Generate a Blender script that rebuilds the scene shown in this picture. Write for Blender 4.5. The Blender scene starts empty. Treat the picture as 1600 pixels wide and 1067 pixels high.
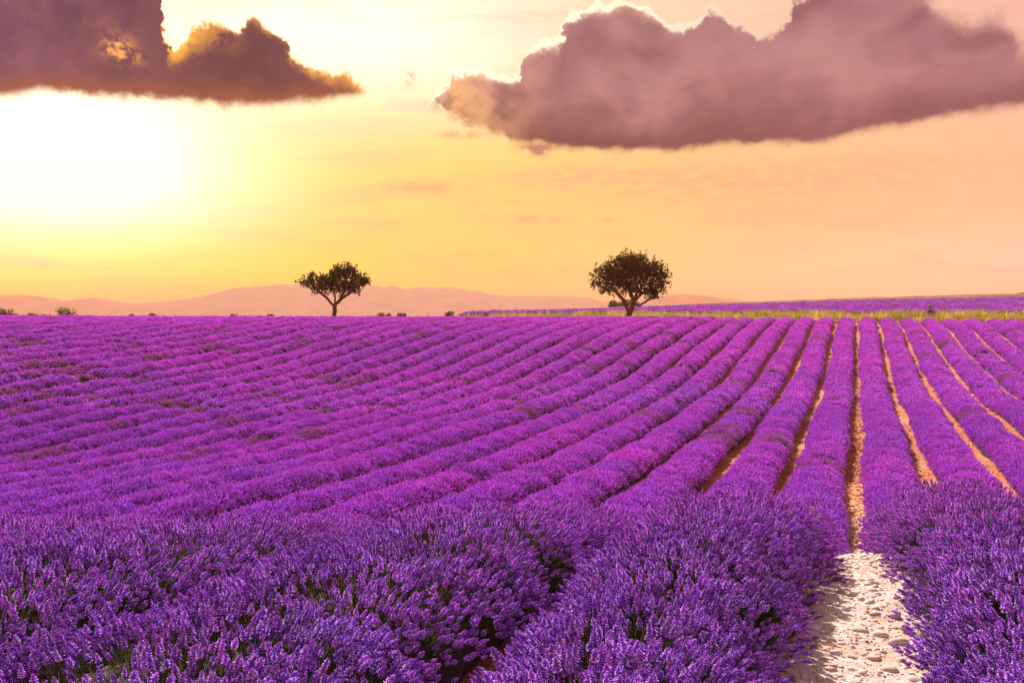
import bpy, math, random
import numpy as np
from mathutils import Vector

random.seed(7)
rng = np.random.default_rng(11)
C = bpy.context.scene.collection
sc = bpy.context.scene
PI = math.pi
R = math.radians

# ------------------------------------------------------------------ camera
EYE = 1.75                       # eye height over the stony path
F = 1500.0                       # focal length in pixels of a 1600 px wide picture
YAW = math.atan(538.0 / F)
CA, SA = math.cos(YAW), math.sin(YAW)
cam_d = bpy.data.cameras.new('camera'); cam = bpy.data.objects.new('camera', cam_d); C.objects.link(cam)
cam.location = (0, 0, EYE)
cam.rotation_euler = (R(90) - math.atan(33.5 / F), 0, YAW)
cam_d.sensor_width = 36.0; cam_d.lens = F / 1600 * 36.0
cam_d.clip_start = 0.05; cam_d.clip_end = 40000
sc.camera = cam

# ------------------------------------------------------------------ view
sc.view_settings.view_transform = 'Standard'
sc.view_settings.look = 'None'
sc.view_settings.exposure = 1.0
sc.view_settings.gamma = 1.0
sc.view_settings.use_curve_mapping = False
sc.cycles.use_denoising = True
try:
    sc.cycles.denoiser = 'OPENIMAGEDENOISE'
    sc.cycles.denoising_input_passes = 'RGB_ALBEDO_NORMAL'
except Exception:
    pass
sc.cycles.max_bounces = 5
sc.cycles.diffuse_bounces = 3
sc.cycles.transmission_bounces = 2
sc.cycles.volume_bounces = 0
sc.cycles.use_adaptive_sampling = False

# ------------------------------------------------------------------ node helpers
class NT:
    def __init__(self, tree):
        self.t = tree; tree.nodes.clear()
    def n(self, typ, **kw):
        nd = self.t.nodes.new(typ)
        for k, v in kw.items(): setattr(nd, k, v)
        return nd
    def link(self, a, b): self.t.links.new(a, b)
    def put(self, sock, v):
        if hasattr(v, 'is_output') or isinstance(v, bpy.types.NodeSocket): self.link(v, sock)
        else: sock.default_value = v
    def m(self, op, a, b=None, c=None, clamp=False):
        nd = self.n('ShaderNodeMath', operation=op, use_clamp=clamp)
        for i, v in enumerate((a, b, c)):
            if v is not None: self.put(nd.inputs[i], v)
        return nd.outputs[0]
    def v(self, op, a, b=None):
        nd = self.n('ShaderNodeVectorMath', operation=op)
        self.put(nd.inputs[0], a)
        if b is not None: self.put(nd.inputs[1], b)
        return nd.outputs['Value'] if op in ('DOT_PRODUCT', 'LENGTH', 'DISTANCE') else nd.outputs[0]
    def mix(self, f, a, b, blend='MIX', clamp=False):
        nd = self.n('ShaderNodeMix', data_type='RGBA', blend_type=blend, clamp_result=clamp)
        self.put(nd.inputs[0], f)
        for s, v in ((nd.inputs[6], a), (nd.inputs[7], b)):
            if isinstance(v, tuple) and len(v) == 3: v = v + (1,)
            self.put(s, v)
        return nd.outputs[2]
    def sstep(self, x, lo, hi, a=0.0, b=1.0):
        nd = self.n('ShaderNodeMapRange', interpolation_type='SMOOTHSTEP')
        self.put(nd.inputs['Value'], x)
        nd.inputs['From Min'].default_value = lo; nd.inputs['From Max'].default_value = hi
        nd.inputs['To Min'].default_value = a; nd.inputs['To Max'].default_value = b
        return nd.outputs[0]
    def noise(self, vec, scale, detail=4, rough=.55, dist=0.0, dim='3D'):
        nd = self.n('ShaderNodeTexNoise', noise_dimensions=dim)
        if vec is not None: self.link(vec, nd.inputs['Vector'])
        nd.inputs['Scale'].default_value = scale; nd.inputs['Detail'].default_value = detail
        nd.inputs['Roughness'].default_value = rough; nd.inputs['Distortion'].default_value = dist
        return nd.outputs[0]
    def ramp(self, x, stops):
        nd = self.n('ShaderNodeValToRGB')
        el = nd.color_ramp.elements
        while len(el) > 1: el.remove(el[-1])
        el[0].position = stops[0][0]; el[0].color = tuple(stops[0][1]) + (1,)
        for p, c in stops[1:]:
            e = el.new(p); e.color = tuple(c) + (1,)
        self.put(nd.inputs[0], x)
        return nd.outputs[0]
    def curve(self, x, pts):
        nd = self.n('ShaderNodeFloatCurve')
        cv = nd.mapping.curves[0]
        nd.mapping.use_clip = False
        while len(cv.points) > 2: cv.points.remove(cv.points[1])
        cv.points[0].location = pts[0]; cv.points[1].location = pts[-1]
        for p in pts[1:-1]: cv.points.new(*p)
        for p in cv.points: p.handle_type = 'AUTO'
        nd.mapping.update()
        nd.inputs['Factor'].default_value = 1.0
        self.put(nd.inputs['Value'], x)
        return nd.outputs[0]

# ------------------------------------------------------------------ sun
SUN_AZ = -8.0        # degrees from the camera axis, negative = left
SUN_EL = 35.0
sun_dir_az = YAW - R(SUN_AZ)          # angle counter-clockwise from +Y
sd = Vector((-math.sin(sun_dir_az) * math.cos(R(SUN_EL)), math.cos(sun_dir_az) * math.cos(R(SUN_EL)), math.sin(R(SUN_EL))))
sun_d = bpy.data.lights.new('sun', 'SUN'); sun = bpy.data.objects.new('sun', sun_d); C.objects.link(sun)
sun.rotation_euler = sd.to_track_quat('Z', 'Y').to_euler()
sun.location = sd * 50
sun_d.energy = 5.0; sun_d.angle = R(0.9); sun_d.color = (1.0, 0.93, 0.87)

# ------------------------------------------------------------------ world (sky with evening glow and two clouds)
def sky_pt(px, py):
    return (math.degrees(math.atan((px - 800) / F)), math.degrees(math.atan((500 - py) / math.hypot(F, px - 800))))
world = bpy.data.worlds.new('World'); sc.world = world; world.use_nodes = True
W = NT(world.node_tree)
tc = W.n('ShaderNodeTexCoord').outputs['Generated']
dirn = W.v('NORMALIZE', tc)
u = W.v('DOT_PRODUCT', dirn, (CA, SA, 0)); w_ = W.v('DOT_PRODUCT', dirn, (-SA, CA, 0))
sep = W.n('ShaderNodeSeparateXYZ'); W.link(dirn, sep.inputs[0])
az = W.m('MULTIPLY', W.m('ARCTAN2', u, w_), 180 / PI)
el = W.m('MULTIPLY', W.m('ARCSINE', sep.outputs[2]), 180 / PI)
cmb = W.n('ShaderNodeCombineXYZ'); W.link(az, cmb.inputs[0]); W.link(el, cmb.inputs[1])
P = cmb.outputs[0]
def blob(cx, cy, sx, sy):
    d = W.v('MULTIPLY', W.v('SUBTRACT', P, (cx, cy, 0)), (1 / sx, 1 / sy, 0))
    return W.m('EXPONENT', W.m('MULTIPLY', W.v('DOT_PRODUCT', d, d), -1.0))
# clear sky colour: across (left golden, right peach) near the horizon and higher up
naz = W.m('DIVIDE', W.m('ADD', az, 40.0), 80.0, clamp=True)
low = W.ramp(naz, [(0.0, (.88, 1.05, .0)), (.19, (.96, 1.2, .0)), (.36, (.96, .92, .0)), (.52, (.96, .80, .14)), (.66, (.97, .80, .36)), (.84, (.97, .86, .66)), (1.0, (.88, .62, .45))])
mid = W.ramp(naz, [(0.0, (.95, .76, .14)), (.16, (1.0, .90, .18)), (.36, (1.0, .80, .17)), (.5, (.98, .73, .19)), (.66, (.98, .63, .24)), (.84, (.96, .57, .34)), (1.0, (.85, .47, .30))])
top = W.ramp(naz, [(0.0, (.90, .74, .45)), (.2, (1.0, .90, .60)), (.45, (1.0, .90, .62)), (.62, (.97, .70, .48)), (.84, (.88, .50, .42)), (1.0, (.72, .44, .42))])
base = W.mix(W.sstep(el, 1.0, 6.5), low, mid)
base = W.mix(W.sstep(el, 8.0, 17.0), base, top)
high = W.mix(W.sstep(el, 22.0, 60.0), base, (.12, .08, .08))
# wispy streaks
st = W.noise(W.v('MULTIPLY', P, (.09, .55, 1)), 1.0, 5, .6, .6)
base = W.mix(W.m('MULTIPLY', W.sstep(st, .47, .68), .42), high, (.93, .47, .30))
for (cx, cy, sx, sy, f) in [(*sky_pt(660, 293), 2.2, .38, .35), (*sky_pt(838, 343), 1.6, .25, .38), (*sky_pt(1180, 285), 12, 1.3, .28), (*sky_pt(948, 344), .5, .12, .3), (*sky_pt(840, 425), 5, .5, .10), (*sky_pt(930, 275), 4, .5, .2)]:
    b = W.m('MULTIPLY', blob(cx, cy, sx, sy), W.sstep(W.noise(W.v('MULTIPLY', P, (.8, 2.5, 1)), 1.0, 4, .6), .3, .6))
    base = W.mix(W.m('MULTIPLY', b, f * 2.3, clamp=True), base, (.90, .40, .24))
glow = W.m('ADD', W.m('MULTIPLY', blob(*sky_pt(70, 250), 9.5, 4.2), 1.5), W.m('MULTIPLY', blob(*sky_pt(480, 60), 12, 4.2), .45))
base = W.mix(1.0, base, W.mix(W.m('MULTIPLY', glow, 1.0), (0, 0, 0), (1.0, .95, .98)), 'ADD')
# clouds: outline of top and underside over azimuth, broken up by noise
def outline(pts):
    return [((a + 45) / 90, e / 30) for a, e in pts]
n1 = W.noise(P, .42, 7, .60, .25); n2 = W.noise(W.v('ADD', P, (31, 7, 3)), 1.5, 6, .62, .2)
nb = W.noise(W.v('ADD', P, (3, 57, 3)), .55, 5, .5, .2)
vor = W.n('ShaderNodeTexVoronoi', feature='SMOOTH_F1'); W.link(P, vor.inputs['Vector']); vor.inputs['Scale'].default_value = .75
vor.inputs['Smoothness'].default_value = .35
bil = W.m('SUBTRACT', .55, vor.outputs['Distance'])
azw = W.m('ADD', az, W.m('ADD', W.m('MULTIPLY', W.m('SUBTRACT', nb, .5), 2.2), W.m('MULTIPLY', W.m('SUBTRACT', n2, .5), 1.1)))
nx01 = W.m('DIVIDE', W.m('ADD', azw, 45.0), 90.0, clamp=True)
rel = W.m('SUBTRACT', W.noise(W.v('ADD', P, (.55, -.45, 0)), .30, 4, .50, .2), W.noise(P, .30, 4, .50, .2))
rel = W.m('MULTIPLY', rel, 3.2)
n4 = W.noise(W.v('MULTIPLY', P, (.7, 1.2, 1)), .26, 3, .5, .4)
def cloud(top_pts, bot_pts, amp, color_fn, base, left, right, soft=None):
    tp = W.m('MULTIPLY', W.curve(nx01, outline(top_pts)), 30.0)
    bt = W.m('MULTIPLY', W.curve(nx01, outline(bot_pts)), 30.0)
    n3 = W.noise(W.v('ADD', P, (5, 91, 3)), 4.5, 4, .6)
    dn = W.m('ADD', W.m('MULTIPLY', W.m('SUBTRACT', n3, .5), amp * .7), W.m('ADD', W.m('MULTIPLY', W.m('SUBTRACT', n1, .5), amp * 2.2), W.m('ADD', W.m('MULTIPLY', W.m('SUBTRACT', n2, .5), amp * 2.0), W.m('MULTIPLY', bil, amp * .9))))
    dt = W.m('ADD', W.m('SUBTRACT', tp, el), dn)
    db = W.m('ADD', W.m('ADD', W.m('SUBTRACT', el, bt), .12), W.m('ADD', W.m('MULTIPLY', W.m('SUBTRACT', nb, .5), 1.0), W.m('MULTIPLY', W.m('SUBTRACT', n2, .5), .6)))
    ms = dt if soft is None else W.m('DIVIDE', dt, W.m('ADD', 1.0, W.m('MULTIPLY', W.sstep(az, *soft), 3.0)))
    mt = W.sstep(ms, -.10, .36); mb = W.sstep(db, -.22, .50)
    m_ = W.m('MULTIPLY', W.m('MULTIPLY', mt, mb), W.m('MULTIPLY', W.sstep(az, left[0], left[1]), W.sstep(az, right[0], right[1])))
    return W.mix(m_, base, color_fn(dt, db)), m_, dt, db
A_top = [(-45, .5), (-42, 17), (-36, 24), (-29, 26), sky_pt(200, -100), sky_pt(254, -60), sky_pt(261, 20), sky_pt(266, 74), sky_pt(287, 62), sky_pt(310, 44), sky_pt(341, 36), sky_pt(372, 50), sky_pt(411, 34), sky_pt(440, 50), sky_pt(457, 94), sky_pt(481, 104), sky_pt(545, 118), sky_pt(575, 134), (-7.5, 12.8), (45, 12.5)]
A_bot = [(-45, 14.0), (-36, 12.8), sky_pt(0, 151), sky_pt(85, 144), sky_pt(150, 151), sky_pt(260, 157), sky_pt(395, 165), sky_pt(460, 162), sky_pt(547, 153), sky_pt(575, 146), (-7.5, 14.6), (45, 15)]
B_top = [(-45, 10.0), sky_pt(600, 200), sky_pt(680, 150), sky_pt(731, 108), sky_pt(806, 116), sky_pt(820, 84), sky_pt(881, 54), sky_pt(905, 14), sky_pt(1000, 14), sky_pt(1050, 42), sky_pt(1118, 18), sky_pt(1150, 40), sky_pt(1212, 48), sky_pt(1250, -10), sky_pt(1360, -60), sky_pt(1450, -12), sky_pt(1500, 26), sky_pt(1540, 18), sky_pt(1600, 66), (34, 15.5), (38, 12.5), (45, 9)]
B_bot = [(-45, 15), sky_pt(640, 150), sky_pt(675, 172), sky_pt(806, 222), sky_pt(900, 231), sky_pt(1037, 238), sky_pt(1131, 229), sky_pt(1287, 222), sky_pt(1350, 206), sky_pt(1475, 187), sky_pt(1600, 165), (34, 12), (38, 12.8), (45, 13)]
def colA(dt, db):
    shade = W.mix(W.sstep(n1, .35, .65), (.010, .0, .030), (.050, .012, .050))
    shade = W.mix(W.sstep(az, -14, -32), shade, W.mix(W.sstep(n1, .35, .65), (.065, .022, .10), (.17, .065, .135)))
    shade = W.mix(W.m('MULTIPLY', W.sstep(rel, 0.05, .6), .30), shade, (.38, .13, .11))
    under = W.mix(W.sstep(db, 0.1, 1.5), (.22, .05, .02), shade)
    edge = W.m('MULTIPLY', W.sstep(dt, .75, .02), W.sstep(n2, .36, .62))
    c = W.mix(edge, under, (1.0, .43, .07))
    fl = W.m('MULTIPLY', W.m('MULTIPLY', blob(*sky_pt(292, 74), 1.9, 1.3), W.sstep(dt, 1.9, .3)), W.sstep(n2, .34, .56))
    c = W.mix(W.m('MULTIPLY', fl, 1.0, clamp=True), c, (1.4, .60, .05))
    c = W.mix(W.m('MULTIPLY', W.sstep(dt, 1.1, .1), W.m('MULTIPLY', W.sstep(az, -14.5, -10), .75)), c, (1.0, .42, .08))
    return W.mix(W.sstep(dt, .38, 0.05), c, (1.5, .95, .32))
def colB(dt, db):
    shade = W.mix(W.sstep(db, .2, 3.0), (.030, .004, .04), (.31, .145, .18))
    shade = W.mix(W.m('MULTIPLY', W.m('MULTIPLY', W.sstep(n1, .42, .66), W.sstep(db, .5, 3.0)), .45), shade, (.46, .22, .22))
    shade = W.mix(W.m('MULTIPLY', W.sstep(az, 4, 22), .35), shade, (.33, .13, .20))
    shade = W.mix(W.m('MULTIPLY', W.sstep(rel, 0.0, .7), .10), shade, (.62, .34, .33))
    shade = W.mix(W.m('MULTIPLY', W.sstep(rel, 0.0, -.7), .10), shade, (.10, .03, .06))
    shade = W.mix(W.m('MULTIPLY', W.m('MULTIPLY', W.sstep(n4, .46, .64), W.sstep(db, .5, 3.2)), .5), shade, (.50, .26, .27))
    shade = W.mix(W.m('MULTIPLY', W.sstep(n4, .50, .36), .38), shade, (.05, .015, .05))
    lf = W.mix(W.m('MULTIPLY', W.sstep(az, 3.0, -4.5), W.sstep(n1, .30, .60)), shade, (.97, .50, .22))
    under = W.mix(W.m('MULTIPLY', W.sstep(db, .45, 0.0), .5), lf, (.92, .42, .26))
    edge = W.m('MULTIPLY', W.sstep(dt, .95, .05), W.m('MULTIPLY', W.sstep(n2, .30, .60), W.sstep(az, 15, 2)))
    c = W.mix(W.m('MULTIPLY', edge, .85), under, (1.0, .70, .46))
    return W.mix(W.m('MULTIPLY', W.sstep(dt, .55, 0.05), W.sstep(az, 20, 5)), c, (1.7, 1.45, 1.1))
base, mA, _, _ = cloud(A_top, A_bot, .55, colA, base, (-44, -40), (-7.2, -8.8))
# the break in the left cloud, where the glow shines through
hole = W.m('MULTIPLY', W.m('ADD', blob(*sky_pt(186, 76), .75, .62), W.m('MULTIPLY', blob(*sky_pt(205, 92), .7, .35), .7)), W.sstep(n2, .40, .60))
base = W.mix(W.m('MULTIPLY', hole, .9, clamp=True), base, (1.3, .55, .12))
base, mB, _, _ = cloud(B_top, B_bot, .60, colB, base, (-8, -3.2), (40, 34), (12, 26))
scrap = W.m('MULTIPLY', W.m('ADD', blob(*sky_pt(840, 231), 1.15, .22), blob(*sky_pt(842, 238), .6, .3)), W.sstep(n2, .30, .52))
base = W.mix(W.m('MULTIPLY', scrap, 1.0, clamp=True), base, (.50, .20, .14))
scrap = W.m('MULTIPLY', W.m('ADD', blob(*sky_pt(640, 124), .33, .45), blob(*sky_pt(722, 212), 1.3, .25)), W.sstep(n2, .34, .55))
base = W.mix(W.m('MULTIPLY', scrap, .8, clamp=True), base, (.80, .38, .18))
# below the horizon: a dull earth tone so the ground gets a natural bounce
base = W.mix(W.sstep(el, -.5, -4), base, (.22, .12, .10))
skyt = W.n('ShaderNodeTexSky', sky_type='NISHITA', sun_disc=False)
skyt.sun_elevation = R(SUN_EL); skyt.sun_rotation = -sun_dir_az; skyt.dust_density = 3.0
nish = W.n('ShaderNodeBackground'); W.link(skyt.outputs[0], nish.inputs[0]); W.link(W.m('MULTIPLY', W.sstep(el, 22.0, 60.0), 0.05), nish.inputs[1])
bg = W.n('ShaderNodeBackground'); W.link(base, bg.inputs[0]); bg.inputs[1].default_value = 0.51
add = W.n('ShaderNodeAddShader'); W.link(nish.outputs[0], add.inputs[0]); W.link(bg.outputs[0], add.inputs[1])
wo = W.n('ShaderNodeOutputWorld'); W.link(add.outputs[0], wo.inputs[0])

# ------------------------------------------------------------------ terrain
GX0, GXS, GY0, GYS = -116.0, 8.0, 4.0, 6.0
G = np.array([[-0.6,-0.33,-0.08,0.12,0.25,0.31,0.3,0.21,0.06,-0.14,-0.35,-0.57,-0.77,-0.97,-1.15,-1.33,-1.49,-1.64,-1.78,-1.93],[-0.93,-0.63,-0.36,-0.12,0.06,0.16,0.18,0.11,-0.02,-0.2,-0.41,-0.61,-0.8,-0.98,-1.15,-1.31,-1.46,-1.61,-1.75,-1.89],[-1.28,-0.95,-0.64,-0.36,-0.14,0.01,0.06,0.02,-0.1,-0.27,-0.46,-0.65,-0.83,-0.99,-1.15,-1.29,-1.43,-1.57,-1.71,-1.84],[-1.65,-1.29,-0.94,-0.61,-0.34,-0.14,-0.05,-0.07,-0.17,-0.34,-0.52,-0.69,-0.85,-1.0,-1.14,-1.27,-1.4,-1.54,-1.67,-1.8],[-2.05,-1.66,-1.27,-0.89,-0.55,-0.29,-0.15,-0.14,-0.23,-0.39,-0.57,-0.72,-0.86,-0.99,-1.12,-1.24,-1.37,-1.49,-1.62,-1.75],[-2.48,-2.06,-1.63,-1.2,-0.78,-0.45,-0.25,-0.21,-0.29,-0.42,-0.59,-0.73,-0.85,-0.97,-1.08,-1.2,-1.32,-1.44,-1.57,-1.69],[-2.92,-2.5,-2.05,-1.55,-1.06,-0.64,-0.37,-0.28,-0.33,-0.43,-0.57,-0.7,-0.81,-0.92,-1.03,-1.15,-1.27,-1.38,-1.51,-1.63],[-3.36,-2.97,-2.51,-1.98,-1.41,-0.89,-0.54,-0.39,-0.37,-0.42,-0.51,-0.63,-0.75,-0.86,-0.97,-1.09,-1.2,-1.32,-1.44,-1.57],[-3.78,-3.44,-3.03,-2.5,-1.85,-1.24,-0.82,-0.6,-0.47,-0.42,-0.45,-0.54,-0.66,-0.78,-0.9,-1.01,-1.13,-1.25,-1.37,-1.5],[-4.14,-3.9,-3.59,-3.11,-2.43,-1.78,-1.36,-1.05,-0.72,-0.5,-0.42,-0.46,-0.57,-0.69,-0.81,-0.93,-1.05,-1.17,-1.3,-1.42],[-4.39,-4.27,-4.12,-3.79,-3.15,-2.63,-2.31,-1.81,-1.2,-0.74,-0.5,-0.43,-0.48,-0.6,-0.72,-0.84,-0.97,-1.09,-1.22,-1.35],[-4.48,-4.47,-4.5,-4.44,-4.0,-3.71,-3.33,-2.66,-1.86,-1.15,-0.71,-0.5,-0.44,-0.51,-0.63,-0.75,-0.88,-1.01,-1.14,-1.27],[-4.42,-4.43,-4.52,-4.62,-4.33,-4.1,-3.77,-3.2,-2.42,-1.64,-1.09,-0.72,-0.49,-0.45,-0.54,-0.66,-0.8,-0.93,-1.07,-1.2],[-4.25,-4.19,-4.11,-4.18,-4.08,-4.01,-3.83,-3.47,-2.85,-2.18,-1.59,-1.06,-0.64,-0.45,-0.46,-0.58,-0.72,-0.86,-1.0,-1.13],[-4.07,-3.99,-3.92,-4.07,-4.03,-3.95,-3.75,-3.56,-3.12,-2.57,-2.04,-1.42,-0.82,-0.5,-0.43,-0.51,-0.64,-0.79,-0.93,-1.06],[-3.94,-3.91,-3.92,-4.06,-3.99,-3.87,-3.71,-3.57,-3.24,-2.77,-2.3,-1.67,-1.03,-0.62,-0.45,-0.47,-0.58,-0.73,-0.87,-1.0],[-3.87,-3.88,-3.92,-4.0,-3.95,-3.85,-3.71,-3.56,-3.29,-2.88,-2.41,-1.82,-1.22,-0.77,-0.52,-0.47,-0.55,-0.69,-0.82,-0.94],[-3.82,-3.85,-3.9,-3.95,-3.92,-3.84,-3.73,-3.57,-3.31,-2.94,-2.48,-1.93,-1.37,-0.92,-0.63,-0.51,-0.55,-0.65,-0.77,-0.88],[-3.79,-3.84,-3.88,-3.92,-3.9,-3.84,-3.73,-3.57,-3.32,-2.97,-2.53,-2.01,-1.49,-1.05,-0.74,-0.58,-0.56,-0.63,-0.73,-0.83],[-3.77,-3.82,-3.86,-3.89,-3.89,-3.84,-3.74,-3.58,-3.34,-3.0,-2.58,-2.1,-1.6,-1.17,-0.84,-0.65,-0.59,-0.62,-0.69,-0.79]])
def cubic(a, b, c, d, t):
    return b + .5 * t * (c - a + t * (2 * a - 5 * b + 4 * c - d + t * (3 * (b - c) + d - a)))
def valley(x, y):
    nx, ny = G.shape
    uu = np.clip((x - GX0) / GXS, 0, nx - 1.0001); vv = np.clip((y - GY0) / GYS, 0, ny - 1.0001)
    i = uu.astype(int); j = vv.astype(int); fu = uu - i; fv = vv - j
    cols = []
    for di in (-1, 0, 1, 2):
        ii = np.clip(i + di, 0, nx - 1)
        cols.append(cubic(*[G[ii, np.clip(j + dj, 0, ny - 1)] for dj in (-1, 0, 1, 2)], fv))
    return cubic(*cols, fu)
def sstep(x, a, b):
    t = np.clip((x - a) / (b - a), 0, 1); return t * t * (3 - 2 * t)
TPX = [500, 650, 740, 880, 1000, 1100, 1350, 1600, 1900]
T92 = [-1.0, -.8, -.5, -.40, -.30, -.25, -.2, -.2, -.2]
T105 = [-1.6, -.9, -.1, .0, .05, .08, .1, .12, .15]
T118 = [-2.2, -1.2, .25, .35, .40, .42, .45, .5, .55]
T235 = [-6., -3., .55, 1.5, 2.4, 3.1, 4.5, 5.5, 6.3]
def far_h(z, px):
    cols = [np.interp(px, TPX, t) for t in (T92, T105, T118, T235)]
    zs = [92, 105, 118, 235]
    h = cols[0].copy()
    for k in range(3):
        t = np.clip((z - zs[k]) / (zs[k + 1] - zs[k]), 0, 1)
        if k == 2: t = t ** .85
        h = np.where(z > zs[k], cols[k] * (1 - t) + cols[k + 1] * t, h)
    t = sstep(z, 265, 900)
    return h * (1 - t) + (-16) * t
def height(x, y):
    x = np.asarray(x, float); y = np.asarray(y, float); x, y = np.broadcast_arrays(x, y)
    V = valley(x, y)
    s = y - (7.8 + .55 * np.minimum(x, 1.0))
    k = sstep(s, -1.8, 9.5)
    h = -1.75 * (1 - k) + V * k
    z = y * CA - x * SA; r = x * CA + y * SA
    px = 800 + F * r / np.maximum(z, 1.0)
    kf = sstep(z, 80, 93)
    h = h * (1 - kf) + far_h(z, px) * kf
    return h + EYE
def at(px, z):
    """ground position seen in direction px at depth z from the camera"""
    r = (px - 800) / F * z
    return (-z * SA + r * CA, z * CA + r * SA)
_perm = rng.random((256, 256))
def vnoise(x, y):
    xi = np.floor(x).astype(int); yi = np.floor(y).astype(int); fx = x - xi; fy = y - yi
    fx = fx * fx * (3 - 2 * fx); fy = fy * fy * (3 - 2 * fy)
    g = lambda a, b: _perm[a & 255, b & 255]
    return (g(xi, yi) * (1 - fx) + g(xi + 1, yi) * fx) * (1 - fy) + (g(xi, yi + 1) * (1 - fx) + g(xi + 1, yi + 1) * fx) * fy
def fbm(x, y, o=4):
    s = 0; a = .5
    for k in range(o):
        s = s + a * vnoise(x * 2 ** k + 17.3 * k, y * 2 ** k + 5.1 * k); a *= .5
    return s

# ------------------------------------------------------------------ object helpers
def tag(o, label=None, cat=None, group=None, kind=None):
    if label: o['label'] = label
    if cat: o['category'] = cat
    if group: o['group'] = group
    if kind: o['kind'] = kind
    return o
def new_mesh(name, verts, faces, mats=(), smooth=False, attrs=None):
    me = bpy.data.meshes.new(name)
    verts = np.asarray(verts, float)
    me.from_pydata(verts.tolist(), [], faces if isinstance(faces, list) else faces.tolist())
    for m_ in mats: me.materials.append(m_)
    if smooth: me.polygons.foreach_set('use_smooth', np.ones(len(me.polygons), bool))
    if attrs:
        for k, v in attrs.items():
            a = me.attributes.new(k, 'FLOAT', 'POINT'); a.data.foreach_set('value', np.asarray(v, float))
    me.update()
    return me
def obj(name, me, parent=None, loc=None):
    o = bpy.data.objects.new(name, me); C.objects.link(o)
    if loc is not None: o.location = loc
    if parent: o.parent = parent
    return o
def empty(name, loc=(0, 0, 0)):
    o = bpy.data.objects.new(name, None); C.objects.link(o); o.location = loc; o.empty_display_size = .3
    return o
def grid_faces(nu, nv):
    i = np.arange(nu - 1)[:, None] * nv + np.arange(nv - 1)[None, :]
    i = i.ravel()
    return np.stack([i, i + nv, i + nv + 1, i + 1], 1)

# ------------------------------------------------------------------ materials
def mat(name):
    m_ = bpy.data.materials.new(name); m_.use_nodes = True
    return m_, NT(m_.node_tree)
def finish(N, shader):
    o = N.n('ShaderNodeOutputMaterial'); N.link(shader, o.inputs[0])
def attr(N, name, typ='GEOMETRY', out='Fac'):
    a = N.n('ShaderNodeAttribute', attribute_name=name, attribute_type=typ); return a.outputs[out]
def leafy(N, color, trans=.3, tint=(1, 1, 1)):
    d = N.n('ShaderNodeBsdfDiffuse'); N.put(d.inputs[0], color)
    t = N.n('ShaderNodeBsdfTranslucent'); N.put(t.inputs[0], N.mix(1.0, color, tint, 'MULTIPLY'))
    mx = N.n('ShaderNodeMixShader'); mx.inputs[0].default_value = trans
    N.link(d.outputs[0], mx.inputs[1]); N.link(t.outputs[0], mx.inputs[2])
    return mx.outputs[0]
def principled(N, color, rough=.8, bump=None, bstr=.4, bdist=.02):
    p = N.n('ShaderNodeBsdfPrincipled'); N.put(p.inputs['Base Color'], color); N.put(p.inputs['Roughness'], rough)
    p.inputs['Specular IOR Level'].default_value = .2
    if bump is not None:
        b = N.n('ShaderNodeBump'); b.inputs['Strength'].default_value = bstr; b.inputs['Distance'].default_value = bdist
        N.link(bump, b.inputs['Height']); N.link(b.outputs[0], p.inputs['Normal'])
    return p.outputs[0]

m_flower, N = mat('lavender_flower')
kindv = attr(N, 'kindv'); tint = attr(N, 'tint', 'INSTANCER'); rnd = N.n('ShaderNodeObjectInfo').outputs['Random']
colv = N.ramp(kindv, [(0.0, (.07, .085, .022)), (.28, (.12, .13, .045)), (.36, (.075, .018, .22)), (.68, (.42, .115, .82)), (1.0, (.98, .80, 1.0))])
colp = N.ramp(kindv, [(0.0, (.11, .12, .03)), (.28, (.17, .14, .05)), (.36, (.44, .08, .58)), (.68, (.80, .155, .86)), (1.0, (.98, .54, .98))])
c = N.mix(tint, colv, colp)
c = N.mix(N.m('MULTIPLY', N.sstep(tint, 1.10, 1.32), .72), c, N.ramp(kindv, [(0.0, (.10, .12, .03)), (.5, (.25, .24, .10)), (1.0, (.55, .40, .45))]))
c = N.mix(1.0, c, N.mix(rnd, (.78, .78, .78), (1.18, 1.18, 1.18)), 'MULTIPLY')
finish(N, leafy(N, c, .34, (1.0, .80, 1.0)))

m_mound, N = mat('lavender_foliage')
geo = N.n('ShaderNodeNewGeometry').outputs['Position']
n_ = N.noise(geo, 9.0, 6, .7); n2_ = N.noise(geo, 1.1, 3)
c = N.mix(N.sstep(n_, .35, .65), (.045, .022, .042), (.12, .06, .09))
c = N.mix(N.m('MULTIPLY', N.sstep(n2_, .45, .65), .6), c, (.075, .085, .02))
finish(N, principled(N, c, .9, N.noise(geo, 30, 4, .7), .9, .03))

m_soil, N = mat('ochre_soil')
geo = N.n('ShaderNodeNewGeometry').outputs['Position']
a_ = N.noise(geo, 5.0, 8, .68); b_ = N.noise(geo, .35, 4); c_ = N.noise(geo, 24, 5, .7)
c = N.mix(N.sstep(a_, .34, .66), (.37, .088, .030), (.57, .175, .068))
c = N.mix(N.m('MULTIPLY', N.sstep(b_, .5, .7), .5), c, (.55, .32, .18))
c = N.mix(N.m('MULTIPLY', N.sstep(c_, .58, .68), .7), c, (.66, .40, .24))
finish(N, principled(N, c, .95, N.m('ADD', a_, N.m('MULTIPLY', c_, .5)), .8, .06))

m_far, N = mat('dry_meadow')
geo = N.n('ShaderNodeNewGeometry').outputs['Position']
c = N.mix(N.sstep(N.noise(geo, .08, 5), .4, .6), (.22, .17, .07), (.12, .13, .05))
finish(N, principled(N, c, .95))

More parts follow.
